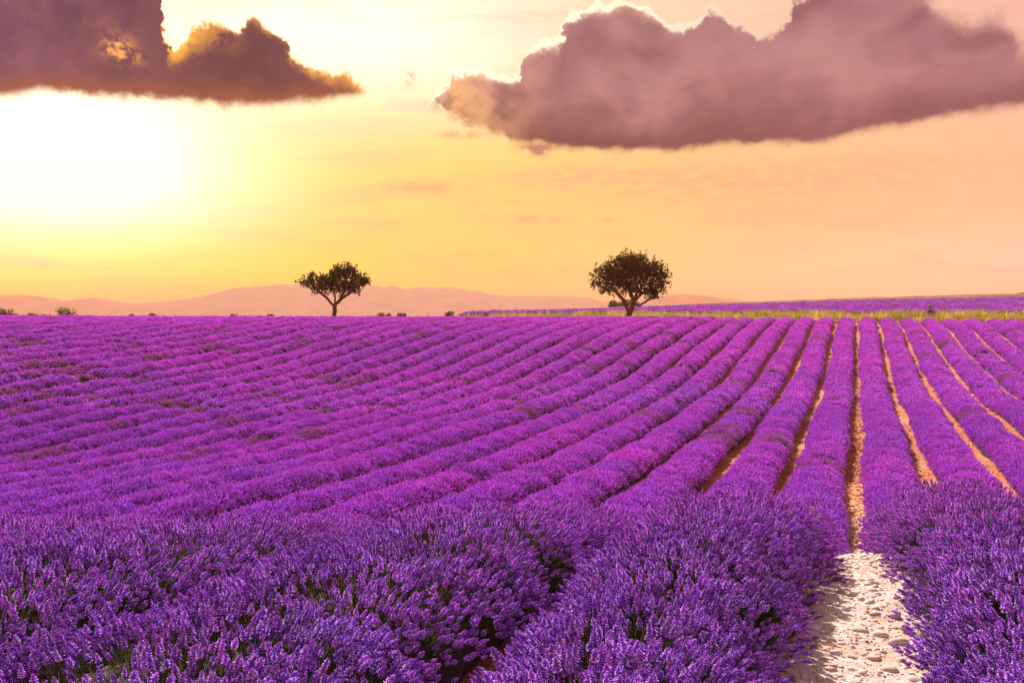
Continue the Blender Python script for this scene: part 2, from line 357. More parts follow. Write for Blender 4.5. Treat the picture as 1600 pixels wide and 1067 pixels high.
m_path, N = mat('pale_path_earth')
geo = N.n('ShaderNodeNewGeometry').outputs['Position']
a_ = N.noise(geo, 14.0, 8, .65); b_ = N.noise(geo, 3.0, 4); c_ = N.noise(geo, 70, 5, .7)
c = N.mix(N.sstep(a_, .32, .62), (.50, .35, .29), (.67, .53, .47))
c = N.mix(N.m('MULTIPLY', N.sstep(b_, .50, .68), .65), c, (.60, .33, .19))
c = N.mix(N.m('MULTIPLY', N.sstep(c_, .52, .66), .35), c, (.42, .25, .17))
sepp = N.n('ShaderNodeSeparateXYZ'); N.link(geo, sepp.inputs[0])
c = N.mix(N.sstep(N.m('ADD', sepp.outputs[1], N.m('MULTIPLY', N.m('SUBTRACT', b_, .5), 4.0)), 11.0, 23.0), c, (.62, .25, .105))
finish(N, principled(N, c, .9, N.m('ADD', a_, N.m('MULTIPLY', c_, .4)), .7, .03))

m_stone, N = mat('limestone')
geo = N.n('ShaderNodeNewGeometry').outputs['Position']; rnd = N.n('ShaderNodeObjectInfo').outputs['Random']
c = N.ramp(rnd, [(0, (.54, .41, .36)), (.35, (.66, .55, .50)), (.6, (.60, .46, .40)), (.8, (.44, .27, .20)), (1, (.70, .60, .56))])
c = N.mix(N.m('MULTIPLY', N.sstep(N.noise(geo, 40, 6, .65), .45, .65), .35), c, (.52, .34, .23))
finish(N, principled(N, c, .85, N.noise(geo, 60, 5, .6), .5, .008))

m_bark, N = mat('bark')
geo = N.n('ShaderNodeNewGeometry').outputs['Position']
c = N.mix(N.noise(N.v('MULTIPLY', geo, (6, 6, 1.5)), 1.0, 5, .6), (.05, .022, .014), (.16, .075, .045))
finish(N, principled(N, c, .9, N.noise(N.v('MULTIPLY', geo, (9, 9, 2)), 1.0, 5), .8, .05))

m_leaf, N = mat('almond_leaf')
g_ = attr(N, 'shade')
c = N.ramp(g_, [(0, (.014, .018, .005)), (.5, (.032, .030, .007)), (1, (.075, .042, .012))])
finish(N, leafy(N, c, .45, (1.6, .9, .35)))

m_bushleaf, N = mat('bush_leaf')
g_ = attr(N, 'shade')
c = N.ramp(g_, [(0, (.04, .045, .015)), (.5, (.075, .07, .022)), (1, (.13, .09, .035))])
finish(N, leafy(N, c, .3, (1.2, 1.0, .6)))

m_grass, N = mat('verge_grass')
tint = attr(N, 'tint', 'INSTANCER'); g_ = attr(N, 'kindv')
c = N.ramp(tint, [(0, (.10, .11, .02)), (.3, (.20, .20, .035)), (.5, (.34, .28, .06)), (.7, (.60, .42, .17)), (.9, (.80, .58, .34)), (1, (.22, .10, .05))])
c = N.mix(N.m('MULTIPLY', g_, .5), c, (.62, .46, .18))
finish(N, leafy(N, c, .4, (1.1, 1.0, .6)))

m_stalk, N = mat('dry_stalk')
finish(N, leafy(N, (.55, .40, .16, 1), .3))

m_hill, N = mat('wooded_hillside')
geo = N.n('ShaderNodeNewGeometry').outputs['Position']
c = N.mix(N.sstep(N.noise(geo, .012, 8, .65), .4, .6), (.05, .018, .02), (.13, .055, .04))
finish(N, principled(N, c, .95, N.noise(geo, .03, 6, .7), .6, 8.0))

m_wheat, N = mat('stubble')
geo = N.n('ShaderNodeNewGeometry').outputs['Position']
c = N.mix(N.sstep(N.noise(geo, .6, 6, .7), .38, .62), (.12, .040, .012), (.25, .10, .035))
finish(N, principled(N, c, .95, N.noise(geo, 3, 5, .7), .8, .2))

m_farlav, N = mat('far_lavender_mass')
geo = N.n('ShaderNodeNewGeometry').outputs['Position']
c = N.mix(N.sstep(N.noise(geo, .9, 7, .7), .35, .62), (.12, .03, .12), (.28, .065, .27))
c = N.mix(N.m('MULTIPLY', N.sstep(N.noise(N.v('MULTIPLY', geo, (.05, .25, .3)), 1.0, 5, .6), .55, .68), .6), c, (.50, .24, .17))
finish(N, principled(N, c, .95, N.noise(geo, 3, 5, .7), .8, .2))

# ------------------------------------------------------------------ ground sheet
def axis(lo, a, b, hi, step, grow=1.22):
    v = list(np.arange(a, b + 1e-6, step))
    s = step
    while v[-1] < hi: s *= grow; v.append(v[-1] + s)
    s = step; pre = []
    x = v[0]
    while x > lo: s *= grow; x -= s; pre.append(x)
    return np.array(pre[::-1] + v)
ax = axis(-3300, -72, 40, 2800, .8); ay = axis(-600, -4, 128, 4000, .8)
XX, YY = np.meshgrid(ax, ay, indexing='ij')
ZZ = height(XX, YY)
zc = YY * CA - XX * SA
ZZ = ZZ + np.where(zc < 120, (fbm(XX * 1.3, YY * 1.3) - .47) * .07, 0)
gm = new_mesh('ground', np.stack([XX.ravel(), YY.ravel(), ZZ.ravel()], 1), grid_faces(len(ax), len(ay)), (m_soil, m_far), True)
fz = zc[:-1, :-1].ravel(); fx = XX[:-1, :-1].ravel(); fy = YY[:-1, :-1].ravel()
gm.polygons.foreach_set('material_index', ((fz > 93) | (fz < -20)).astype(np.int32))
ground = obj('ground', gm); tag(ground, kind='structure')

# ------------------------------------------------------------------ stony path
px_ = np.linspace(-.75, .75, 76); py_ = np.arange(-3.0, 25.0, .035)
PX, PY = np.meshgrid(px_, py_, indexing='ij')
PX = PX * (1 - .45 * sstep(PY, 8, 12))
rel = fbm(PX * 6, PY * 6, 5)
PZ = height(PX, PY) + .045 + (rel - .47) * .05 + .012 * np.abs(fbm(PX * 24 + 9, PY * 24, 3) - .45) - .03 * (np.abs(PX) / .75) ** 4
path = obj('path', new_mesh('path', np.stack([PX.ravel(), PY.ravel(), PZ.ravel()], 1), grid_faces(len(px_), len(py_)), (m_path,), True))
tag(path, kind='structure')

def ico(sub):
    import bmesh
    bm = bmesh.new(); bmesh.ops.create_icosphere(bm, subdivisions=sub, radius=1.0)
    v = np.array([q.co[:] for q in bm.verts]); f = [[q.index for q in p.verts] for p in bm.faces]; bm.free()
    return v, f
def stone_mesh(seed, sub=2, rough=.16):
    r_ = np.random.default_rng(seed); v, f = ico(sub)
    k = r_.normal(size=(7, 3)); k /= np.linalg.norm(k, axis=1)[:, None]
    rad = np.ones(len(v))
    for q in k:
        cut = r_.uniform(.66, .92); d = v @ q; rad = np.where(d * rad > cut, cut / np.maximum(d, .3), rad)
    v = v * (rad * (1 + r_.normal(0, rough * .25, len(v))))[:, None] * np.array([1, r_.uniform(.65, .95), r_.uniform(.34, .55)])
    return new_mesh('stone', v, f, (m_stone,), True)
stones = [stone_mesh(s) for s in range(10)]
used = []
n_st = 0
tries = 0
while n_st < 300 and tries < 8000:
    tries += 1
    y = 4.0 + 4.2 * random.random() ** 1.25
    x = random.uniform(-.42, .42)
    s = random.choice([.016, .018, .020, .022, .025, .029, .034, .042]) * random.uniform(.85, 1.25) * (1.15 if x > 0 else .95)
    if any((x - a) ** 2 + (y - b) ** 2 < (s + q) ** 2 * .72 for a, b, q in used): continue
    used.append((x, y, s)); n_st += 1
sx = np.array(used)
sz = height(sx[:, 0], sx[:, 1]) + .045 + (fbm(sx[:, 0] * 6, sx[:, 1] * 6, 5) - .47) * .05
for k, (x, y, s) in enumerate(used):
    o = bpy.data.objects.new('stone', stones[k % 10]); C.objects.link(o); o.parent = path
    o.location = (x, y, sz[k] + s * .02); o.scale = (s, s, s); o.rotation_euler = (random.uniform(-.3, .3), random.uniform(-.3, .3), random.uniform(0, 6.28))

# ------------------------------------------------------------------ instancing node group
def source(name, me):
    return bpy.data.objects.new(name, me)
def inst_group(name, coll):
    ng = bpy.data.node_groups.new(name, 'GeometryNodeTree')
    ng.interface.new_socket('Geometry', in_out='INPUT', socket_type='NodeSocketGeometry')
    ng.interface.new_socket('Geometry', in_out='OUTPUT', socket_type='NodeSocketGeometry')
    N_ = ng.nodes; L = ng.links
    gi = N_.new('NodeGroupInput'); go = N_.new('NodeGroupOutput')
    ci = N_.new('GeometryNodeCollectionInfo'); ci.inputs['Collection'].default_value = coll
    ci.inputs['Separate Children'].default_value = True; ci.inputs['Reset Children'].default_value = True
    ip = N_.new('GeometryNodeInstanceOnPoints'); ip.inputs['Pick Instance'].default_value = True
    def na(n, t):
        a = N_.new('GeometryNodeInputNamedAttribute'); a.data_type = t; a.inputs['Name'].default_value = n; return a.outputs['Attribute']
    er = N_.new('FunctionNodeEulerToRotation')
    L.new(na('rot', 'FLOAT_VECTOR'), er.inputs[0])
    L.new(gi.outputs[0], ip.inputs['Points']); L.new(ci.outputs[0], ip.inputs['Instance'])
    L.new(na('idx', 'INT'), ip.inputs['Instance Index']); L.new(er.outputs[0], ip.inputs['Rotation'])
    L.new(na('scl', 'FLOAT'), ip.inputs['Scale'])
    L.new(ip.outputs[0], go.inputs[0])
    return ng
def points_object(name, pts, rot, scl, idx, tnt, ng, mats=(), parent=None):
    me = bpy.data.meshes.new(name); n = len(pts); me.vertices.add(n)
    me.vertices.foreach_set('co', np.asarray(pts, np.float32).ravel())
    a = me.attributes.new('rot', 'FLOAT_VECTOR', 'POINT'); a.data.foreach_set('vector', np.asarray(rot, np.float32).ravel())
    a = me.attributes.new('scl', 'FLOAT', 'POINT'); a.data.foreach_set('value', np.asarray(scl, np.float32))
    a = me.attributes.new('idx', 'INT', 'POINT'); a.data.foreach_set('value', np.asarray(idx, np.int32))
    a = me.attributes.new('tint', 'FLOAT', 'POINT'); a.data.foreach_set('value', np.asarray(tnt, np.float32))
    for m_ in mats: me.materials.append(m_)
    me.update()
    o = obj(name, me, parent)
    md = o.modifiers.new('instances', 'NODES'); md.node_group = ng
    return o
def dir_to_euler(d, spin):
    """euler XYZ rotating +Z onto d after a spin about Z"""
    th = np.arccos(np.clip(d[:, 2], -1, 1)); ph = np.arctan2(d[:, 1], d[:, 0])
    # R = Rz(ph) Ry(th) Rz(spin-ph)
    c1, s1 = np.cos(ph), np.sin(ph); c2, s2 = np.cos(th), np.sin(th); c3, s3 = np.cos(spin), np.sin(spin)
    r00 = c1 * c2 * c3 - s1 * s3; r10 = s1 * c2 * c3 + c1 * s3; r20 = -s2 * c3
    r21 = s2 * s3; r22 = c2
    return np.stack([np.arctan2(r21, r22), np.arcsin(np.clip(-r20, -1, 1)), np.arctan2(r10, r00)], 1)

m_clod, N = mat('soil_clod')
geo = N.n('ShaderNodeNewGeometry').outputs['Position']; rnd = N.n('ShaderNodeObjectInfo').outputs['Random']
c = N.ramp(rnd, [(0, (.32, .09, .04)), (.5, (.54, .19, .08)), (.85, (.62, .32, .18)), (1, (.70, .50, .38))])
finish(N, principled(N, c, .95, N.noise(geo, 50, 4, .6), .6, .01))
gr = bpy.data.collections.new('gravel_sources')
for i in range(4):
    gr.objects.link(source('a_pebble_%d' % i, stone_mesh(40 + i, 1)))
for i in range(4):
    me_ = stone_mesh(60 + i, 1); me_.materials.clear(); me_.materials.append(m_clod); gr.objects.link(source('b_clod_%d' % i, me_))
ng_gr = inst_group('gravel_scatter', gr)
n = 9000
gy1 = rng.uniform(3.4, 8.6, n); gx1 = np.clip(rng.normal(0, .26, n), -.6, .6)
gz1 = height(gx1, gy1) + .045 + (fbm(gx1 * 6, gy1 * 6, 5) - .47) * .05
gs1 = .0035 + .011 * rng.random(n) ** 2.2; gi1 = np.where(rng.random(n) < .66, rng.integers(0, 4, n), 4 + rng.integers(0, 4, n))
n2c = 16000
gk = rng.integers(-4, 9, n2c) * -1.6; gk[:n2c // 3] = 0
gy2 = 7.5 + 60 * rng.random(n2c) ** 1.6; gx2 = gk + rng.normal(0, .16, n2c)
gz2 = height(gx2, gy2) + .012 + np.where((gy2 < 14) & (np.abs(gx2) < .6), .035, np.where((gy2 < 25) & (np.abs(gx2) < .4), .04, 0)); gs2 = .010 + .034 * rng.random(n2c) ** 2; gi2 = np.where((np.abs(gx2) < .6) & (gy2 + rng.normal(0, 3, n2c) < 19), 0, 4) + rng.integers(0, 4, n2c)
P_ = np.concatenate([np.stack([gx1, gy1, gz1], 1), np.stack([gx2, gy2, gz2], 1)])
go_ = points_object('gravel', P_, rng.uniform(-.5, .5, (len(P_), 3)) * [1, 1, 12], np.concatenate([gs1, gs2]), np.concatenate([gi1, gi2]), np.zeros(len(P_)), ng_gr, (m_stone,))
tag(go_, 'loose gravel and soil clods scattered between the lavender rows', 'gravel', kind='stuff')

# ------------------------------------------------------------------ lavender tufts (sources for the flower masses)
class MB:
    def __init__(self): self.v = []; self.f = []; self.k = []
    def add(self, v, f, k):
        o = len(self.v); self.v += [tuple(q) for q in v]; self.f += [[i + o for i in q] for q in f]
        self.k += list(k) if hasattr(k, '__len__') else [k] * len(v)
def frame(d):
    d = d / np.linalg.norm(d); a = np.cross(d, (0.3, .9, .1)); a /= np.linalg.norm(a); return d, a, np.cross(d, a)
def stem(mb, p0, p1, w, k0=.05, k1=.25, sides=3):
    d, a, b = frame(p1 - p0)
    v = []
    for p, ww in ((p0, w), (p1, w * .7)):
        for s in range(sides):
            an = 2 * PI * s / sides; v.append(p + ww * (a * math.cos(an) + b * math.sin(an)))
    f = [[s, (s + 1) % sides, sides + (s + 1) % sides, sides + s] for s in range(sides)]
    mb.add(v, f, [k0] * sides + [k1] * sides)
def head_near(mb, p, d, L_, w, r_):
    d, a, b = frame(d)
    nw = 6
    core = []; ks = []
    for i in range(3):
        for s in range(3):
            an = 2 * PI * s / 3; rr = w * (.30, .5, .15)[i]
            core.append(p + d * L_ * i / 2 + rr * (a * math.cos(an) + b * math.sin(an))); ks.append(.38)
    mb.add(core, [[i * 3 + s, i * 3 + (s + 1) % 3, (i + 1) * 3 + (s + 1) % 3, (i + 1) * 3 + s] for i in range(2) for s in range(3)], ks)
    for i in range(nw):
        t = i / (nw - 1); rr = w * (.75 + .45 * math.sin(PI * min(1, t * .9 + .12))) * (1 - .45 * t)
        if i == 0 and r_.random() < .5: t = -.22
        for s in range(5):
            an = 2 * PI * s / 5 + i * .7 + r_.uniform(-.25, .25)
            o = a * math.cos(an) + b * math.sin(an); tg = -a * math.sin(an) + b * math.cos(an)
            c0 = p + d * L_ * t; k = .45 + .22 * r_.random()
            tip = c0 + o * rr * r_.uniform(.9, 1.25) + d * L_ * .14
            kt = 1.0 if r_.random() < .42 else .74
            q = [c0 + o * rr * .15 + tg * rr * .42, c0 + o * rr * .15 - tg * rr * .42, tip + tg * rr * .26, tip - tg * rr * .26, c0 + o * rr * .25 + d * L_ * .22]
            mb.add(q, [[0, 1, 3, 2], [2, 3, 4], [0, 2, 4], [1, 4, 3]], [k, k, kt, kt, k * .95])
def head_mid(mb, p, d, L_, w, r_):
    d, a, b = frame(d)
    v = [p]; ks = [.42]
    for i, (t, rr) in enumerate(((.28, 1.0), (.62, .85))):
        for s in range(3):
            an = 2 * PI * s / 3 + i * 1.0 + r_.uniform(-.3, .3)
            v.append(p + d * L_ * t + w * rr * r_.uniform(.75, 1.25) * (a * math.cos(an) + b * math.sin(an))); ks.append(.55 + .45 * r_.random() ** 2)
    v.append(p + d * L_); ks.append(.8)
    f = [[0, 1 + (s + 1) % 3, 1 + s] for s in range(3)] + [[1 + s, 1 + (s + 1) % 3, 4 + (s + 1) % 3, 4 + s] for s in range(3)] + [[4 + s, 4 + (s + 1) % 3, 7] for s in range(3)]
    mb.add(v, f, ks)
def tuft(name, seed, n, rad, hmin, hmax, HL, HW, sw, near, leaves=0):
    r_ = np.random.default_rng(seed); mb = MB()
    for i in range(n):
        an = r_.uniform(0, 2 * PI); rr = rad * math.sqrt(r_.random())
        root = np.array([rr * .45 * math.cos(an), rr * .45 * math.sin(an), -.05]); hh = r_.uniform(hmin, hmax)
        tipd = np.array([rr * math.cos(an) + r_.normal(0, .018), rr * math.sin(an) + r_.normal(0, .018), hh])
        d = tipd - root; d = d / np.linalg.norm(d) * .7 + np.array([r_.normal(0, .14), r_.normal(0, .14), .5]); d /= np.linalg.norm(d)
        stem(mb, root, tipd, sw)
        (head_near if near else head_mid)(mb, tipd, d, HL * r_.uniform(.7, 1.25), HW * r_.uniform(.85, 1.2), r_)
    for i in range(leaves):
        an = r_.uniform(0, 2 * PI); rr = rad * r_.random(); root = np.array([rr * .6 * math.cos(an), rr * .6 * math.sin(an), -.04])
        tp = root + np.array([math.cos(an) * .05, math.sin(an) * .05, r_.uniform(.06, hmax * .75)]); dd = np.array([-math.sin(an), math.cos(an), 0]) * .0028
        mb.add([root - dd, root + dd, tp + dd * .3, tp - dd * .3], [[0, 1, 2, 3]], [.0, .0, .2, .2])
    return source(name, new_mesh(name, mb.v, mb.f, (m_flower,), False, {'kindv': mb.k}))
lav = bpy.data.collections.new('lavender_sources')
for i in range(6): lav.objects.link(tuft('a_near_%d' % i, 100 + i, 7, .085, .09, .21, .034, .0108, .0014, True, 18))
for i in range(5): lav.objects.link(tuft('b_mid_%d' % i, 200 + i, 15, .11, .06, .17, .062, .0115, .0026, False, 6))
for i in range(5): lav.objects.link(tuft('c_far_%d' % i, 300 + i, 16, .17, .05, .15, .085, .021, .005, False, 0))
ng_lav = inst_group('flower_scatter', lav)

# ------------------------------------------------------------------ lavender rows
S = 1.6
def ordinal(n):
    w = ['zeroth', 'first', 'second', 'third', 'fourth', 'fifth', 'sixth', 'seventh', 'eighth', 'ninth', 'tenth', 'eleventh', 'twelfth', 'thirteenth', 'fourteenth', 'fifteenth', 'sixteenth', 'seventeenth', 'eighteenth', 'nineteenth', 'twentieth']
    if n <= 20: return w[n]
    t = {2: 'twenty', 3: 'thirty', 4: 'forty', 5: 'fifty'}[n // 10]
    return {2: 'twentieth', 3: 'thirtieth', 4: 'fortieth', 5: 'fiftieth'}[n // 10] if n % 10 == 0 else t + '-' + w[n % 10]
tot = 0
def make_row(j, side):
    global tot
    xc = side * (j - .5) * S
    r_ = np.random.default_rng(1000 + j * 2 + (side > 0))
    y0 = 1.2 if abs(xc) < 6 else max(1.2, abs(xc) / 1.10 - 4.5)
    if side > 0: y0 = max(1.8, xc / .16 - 6)
    y1 = 86.5 + r_.uniform(-.5, .5) if xc > -8 else 86.5 + min(0, (xc + 8) * .12) + r_.uniform(-.5, .5)
    # bushes along the row
    edges = [y0]
    while edges[-1] < y1: edges.append(edges[-1] + r_.uniform(1.0, 2.2))
    edges = np.array(edges); nb_ = len(edges) - 1
    bsc = r_.uniform(.92, 1.06, nb_) if xc > -12 else r_.uniform(.95, 1.04, nb_); btint = np.clip(r_.normal(.45, .07, nb_), 0, 1)
    bc = (edges[:-1] + edges[1:]) / 2
    zb = bc * CA - xc * SA
    patch = np.exp(-(((xc + 30) / 11) ** 2 + ((bc - 33.5) / 4.5) ** 2)) + .8 * np.exp(-(((xc + 26) / 7) ** 2 + ((bc - 38) / 3) ** 2))
    spot = r_.random(nb_)
    weak = spot < (.03 +   .26 * np.clip(patch, 0, 1) + (.012 if xc < -8 else 0))
    bsc = np.where(weak & (bc > 12), bsc * r_.uniform(.72, .95, nb_), bsc)
    btint = np.where(weak & (bc > 12), r_.uniform(1.22, 1.6, nb_), btint)
    btint = np.where((spot > .97) & ~weak, 1.35, btint)
    def prof(y):
        k = np.clip(np.searchsorted(edges, y) - 1, 0, nb_ - 1)
        f = (y - edges[k]) / (edges[k + 1] - edges[k])
        bulge = np.sqrt(np.clip(1 - (2 * f - 1) ** 2, 0, 1))
        endf = np.clip(np.minimum(y - y0, edges[-1] - y) / .5, 0, 1) ** .5
        near = 1 - sstep(y, 6.5, 10.0)
        crease = .17 if xc > -12 else .07
        w = ((.45 if xc > -11 else .47) * (1 - near) + ((.43 if side < 0 else .37) if j == 1 else .62) * near) * (1 - .08 + .08 * bulge) * bsc[k] ** .6
        h = ((.40 if xc > -11 else .50) * (1 - near) + .35 * near) * (1 - crease + crease * bulge) * bsc[k]
        if side < 0 and j == 1: w = w * (1 - .10 * near)
        if j == 1: w = w - .035 * sstep(y, 9, 11) + .075 * np.exp(-((y - 7.0) / 1.0) ** 2) + .02 * np.exp(-((y - 8.6) / 1.2) ** 2) + .02 * sstep(y, 5, 7)
        w = w * (.92 + .16 * vnoise(y * .9 + xc * 3.1, y * 0 + xc)); h = h * (.93 + .14 * vnoise(y * 1.3 + xc, y * 0 + 9))
        return w * endf + .02, h * endf + .02, k
    def center(y): return xc + (vnoise(y * .25 + xc * 1.7, y * 0 + 3) - .5) * .16
    def surf(y, ph, lift=0.0):
        w, h, k = prof(y)
        cph, sph = np.cos(ph), np.sin(ph)
        bump = 1 + (vnoise(y * 5 + xc * 11, ph * 3.5 + 40) - .5) * .16
        x = center(y) + w * np.sign(cph) * np.abs(cph) ** .85 * bump
        z = height(x, y) + (h * np.clip(sph, 0, 1) ** .75) * bump - .03
        return x, y, z, k, w, h
    root = empty('lavender_row', (xc, float(y0), float(height(xc, y0))))
    off = np.array(root.location)
    where = ordinal(j) + ' lavender row to the ' + ('left' if side < 0 else 'right') + ' of the pale stony path'
    if j == 1: where = 'purple lavender row that borders the pale stony path along its ' + ('left' if side < 0 else 'right') + ' side'
    tag(root, where, 'lavender row', 'long parallel lavender rows running up the slope')
    # leafy mound
    ys = []
    y = y0
    while y < edges[-1]:
        ys.append(y); z = y * CA - xc * SA
        y += .07 if z < 12 else (.16 if z < 45 else .26)
    ys = np.array(ys + [edges[-1]]); phs = np.linspace(-.08, PI + .08, 13)
    Y_, PH = np.meshgrid(ys, phs, indexing='ij')
    x, y_, z, *_r = surf(Y_.ravel(), PH.ravel())
    me = new_mesh('mound', np.stack([x, y_, z], 1) - off, grid_faces(len(ys), len(phs)), (m_mound,), True)
    obj('mound', me, root)
    # flower tufts
    PT, RT, SCL, IDX, TN = [], [], [], [], []
    for lod, (za, zb_, dens, i0, ni, smin, smax) in enumerate(((0, 9.5, 150, 0, 6, .85, 1.2), (9.5, 37, 95, 6, 5, .85, 1.25), (37, 140, 34, 11, 5, .85, 1.25))):
        L_ = edges[-1] - y0; n = int(L_ * dens * 1.75)
        yy = r_.uniform(y0, edges[-1], n); zz = yy * CA - xc * SA
        m_ = (zz >= za) & (zz < zb_); yy = yy[m_]; n = len(yy)
        if n == 0: continue
        lo = .02 if lod == 0 else .46
        ph = r_.uniform(lo, PI - lo, n)
        x, y, z, k, w, h = surf(yy, ph)
        # thin out weak bushes
        keep = r_.random(n) < np.where(btint[k] > 1.2, .78, 1.0) * (1.0 if lod else .55 + .45 * sstep(np.sin(ph), .3, .8))
        x, y, z, k, ph, w = x[keep], y[keep], z[keep], k[keep], ph[keep], w[keep]; n = len(x)
        c_ = np.cos(ph)
        f = (y - edges[k]) / (edges[k + 1] - edges[k])
        d = np.stack([c_ * .95, (f - .5) * (.7 if lod < 2 else .5), np.abs(np.sin(ph)) * .6 + (.42 if lod == 0 else .35)], 1) + r_.normal(0, .16, (n, 3))
        d /= np.linalg.norm(d, axis=1)[:, None]
        sc_ = r_.uniform(smin, smax, n) * bsc[k] ** .5
        if lod == 0:
            # irregular openings where the green stems show
            op = vnoise(x * 2.2 + 5, y * 2.2 + 9)
            sc_ = sc_ * (1 - .35 * sstep(op, .72, .92))
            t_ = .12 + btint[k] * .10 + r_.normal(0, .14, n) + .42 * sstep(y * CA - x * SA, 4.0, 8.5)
        else:
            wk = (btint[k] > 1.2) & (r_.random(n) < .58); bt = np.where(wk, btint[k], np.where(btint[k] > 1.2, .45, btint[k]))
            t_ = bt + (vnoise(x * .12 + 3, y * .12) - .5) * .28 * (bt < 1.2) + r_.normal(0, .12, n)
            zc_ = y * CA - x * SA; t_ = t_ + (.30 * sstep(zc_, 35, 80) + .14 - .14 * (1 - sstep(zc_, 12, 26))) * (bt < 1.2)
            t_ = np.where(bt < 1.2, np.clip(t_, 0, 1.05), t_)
        PT.append(np.stack([x, y, z], 1) - off); RT.append(dir_to_euler(d, r_.uniform(0, 2 * PI, n))); SCL.append(sc_)
        IDX.append(i0 + r_.integers(0, ni, n)); TN.append(t_)
    PT = np.concatenate(PT); tot += len(PT)
    o = points_object('flower_spikes', PT, np.concatenate(RT), np.concatenate(SCL), np.concatenate(IDX), np.concatenate(TN), ng_lav, (m_flower,), root)
    tag(o, kind='stuff')
    return root
for j in range(1, 10): make_row(j, 1)
for j in range(1, 42): make_row(j, -1)
print('lavender tufts', tot)

# ------------------------------------------------------------------ verge grass, far field, stubble
def blades(name, seed, n, rad, h, w, bend, m_, broad=1.0):
    r_ = np.random.default_rng(seed); mb = MB()
    for i in range(n):
        an = r_.uniform(0, 2 * PI); rr = rad * r_.random() ** .7; p = np.array([rr * math.cos(an), rr * math.sin(an), -.03]); hh = h * r_.uniform(.5, 1.1)
        an2 = an + r_.normal(0, .6); o = np.array([math.cos(an2), math.sin(an2), 0]); tg = np.array([-o[1], o[0], 0]) * w * .5
        m1 = p + o * bend * hh * .3 + np.array([0, 0, hh * .6]); t1 = p + o * bend * hh + np.array([0, 0, hh])
        mb.add([p - tg, p + tg, m1 + tg * .9, m1 - tg * .9, t1], [[0, 1, 2, 3], [3, 2, 4]], [0, 0, .5, .5, 1])
    return source(name, new_mesh(name, mb.v, mb.f, (m_,), False, {'kindv': mb.k}))
gsrc = bpy.data.collections.new('grass_sources')
for i in range(4): gsrc.objects.link(blades('a_low_%d' % i, 400 + i, 26, .22, .34, .022, .5, m_grass))
for i in range(3): gsrc.objects.link(blades('b_tall_%d' % i, 420 + i, 18, .14, .62, .018, .3, m_grass))
ng_grass = inst_group('grass_scatter', gsrc)
n = 30000
zz = rng.uniform(86, 113, n); pp = rng.uniform(700, 1780, n)
gx_, gy_ = at(pp, zz)
field = (zz > 91.5) | (gy_ > 88.2)
cl = fbm(gx_ * .22, gy_ * .5, 4)
keep = field & (rng.random(n) < np.clip((cl - .34) * 5.0, .05, 1)) & (rng.random(n) < sstep(pp, 680, 860)) & ~((np.abs(pp - 1455) < 8) & (zz < 111))
gx_, gy_, zz, pp, cl = gx_[keep], gy_[keep], zz[keep], pp[keep], cl[keep]; n = len(gx_)
d = rng.normal(0, .12, (n, 3)); d[:, 2] = 1; d /= np.linalg.norm(d, axis=1)[:, None]
tn = np.clip(.45 + (fbm(gx_ * .35 + 40, gy_ * .6, 3) - .45) * 4.5 + rng.normal(0, .12, n) - .15 * (zz > 103), 0, .99)
vg = points_object('verge_grass', np.stack([gx_, gy_, height(gx_, gy_)], 1), dir_to_euler(d, rng.uniform(0, 6.28, n)), rng.uniform(.8, 1.4, n) * (.75 + 1.2 * cl), np.where(rng.random(n) < .8, rng.integers(0, 4, n), 4 + rng.integers(0, 3, n)), tn, ng_grass, (m_grass,))
tag(vg, 'band of yellow green grass along the upper end of the lavender rows', 'grass', kind='stuff')

def sheet_fan(name, z0, z1, nz, p0, p1, np_, lift, m_, bumps):
    zs = np.linspace(z0, z1, nz); ps = np.linspace(p0, p1, np_)
    Z_, P_ = np.meshgrid(zs, ps, indexing='ij'); x, y = at(P_, Z_)
    h = height(x, y) + lift * np.minimum(1, np.minimum((Z_ - z0) / (z1 - z0) * 20, (z1 - Z_) / (z1 - z0) * 20)) + bumps(x, y, Z_)
    edge = (P_ == p0) | (P_ == p1) | (Z_ == z0) | (Z_ == z1)
    h = np.where(edge, height(x, y) - .1, h)
    return obj(name, new_mesh(name, np.stack([x.ravel(), y.ravel(), h.ravel()], 1), grid_faces(nz, np_), (m_,), True))
fl = sheet_fan('far_lavender', 113.5, 192, 400, 700, 1850, 420, .34, m_farlav, lambda x, y, z: .12 * np.sin((z * .96 + x * .1) * 2 * PI / 2.0) + .22 * (fbm(x * .8, y * .8, 3) - .45))
tag(fl, 'second lavender field rising gently behind the grass band', 'lavender', kind='stuff')
wf = sheet_fan('dry_stubble', 194, 262, 60, 930, 1880, 300, .95, m_wheat, lambda x, y, z: .5 * (fbm(x * .35, y * .35, 3) - .45))
tag(wf, 'strip of orange brown stubble along the crest above the far lavender', 'stubble', kind='stuff')
n = 9000
zz = 114 + 77 * rng.random(n) ** 1.1; pp = rng.uniform(720, 1780, n); x, y = at(pp, zz)
d = rng.normal(0, .2, (n, 3)); d[:, 2] = 1; d /= np.linalg.norm(d, axis=1)[:, None]
ft = points_object('flower_spikes', np.stack([x, y, height(x, y) + .38 + .22 * (fbm(x * .8, y * .8, 3) - .45)], 1), dir_to_euler(d, rng.uniform(0, 6.28, n)), rng.uniform(1.6, 2.8, n), 11 + rng.integers(0, 5, n), np.clip(.5 + rng.normal(0, .3, n) + (rng.random(n) < .18) * .9, 0, 1.9), ng_lav, (m_flower,), fl)
tag(ft, kind='stuff')

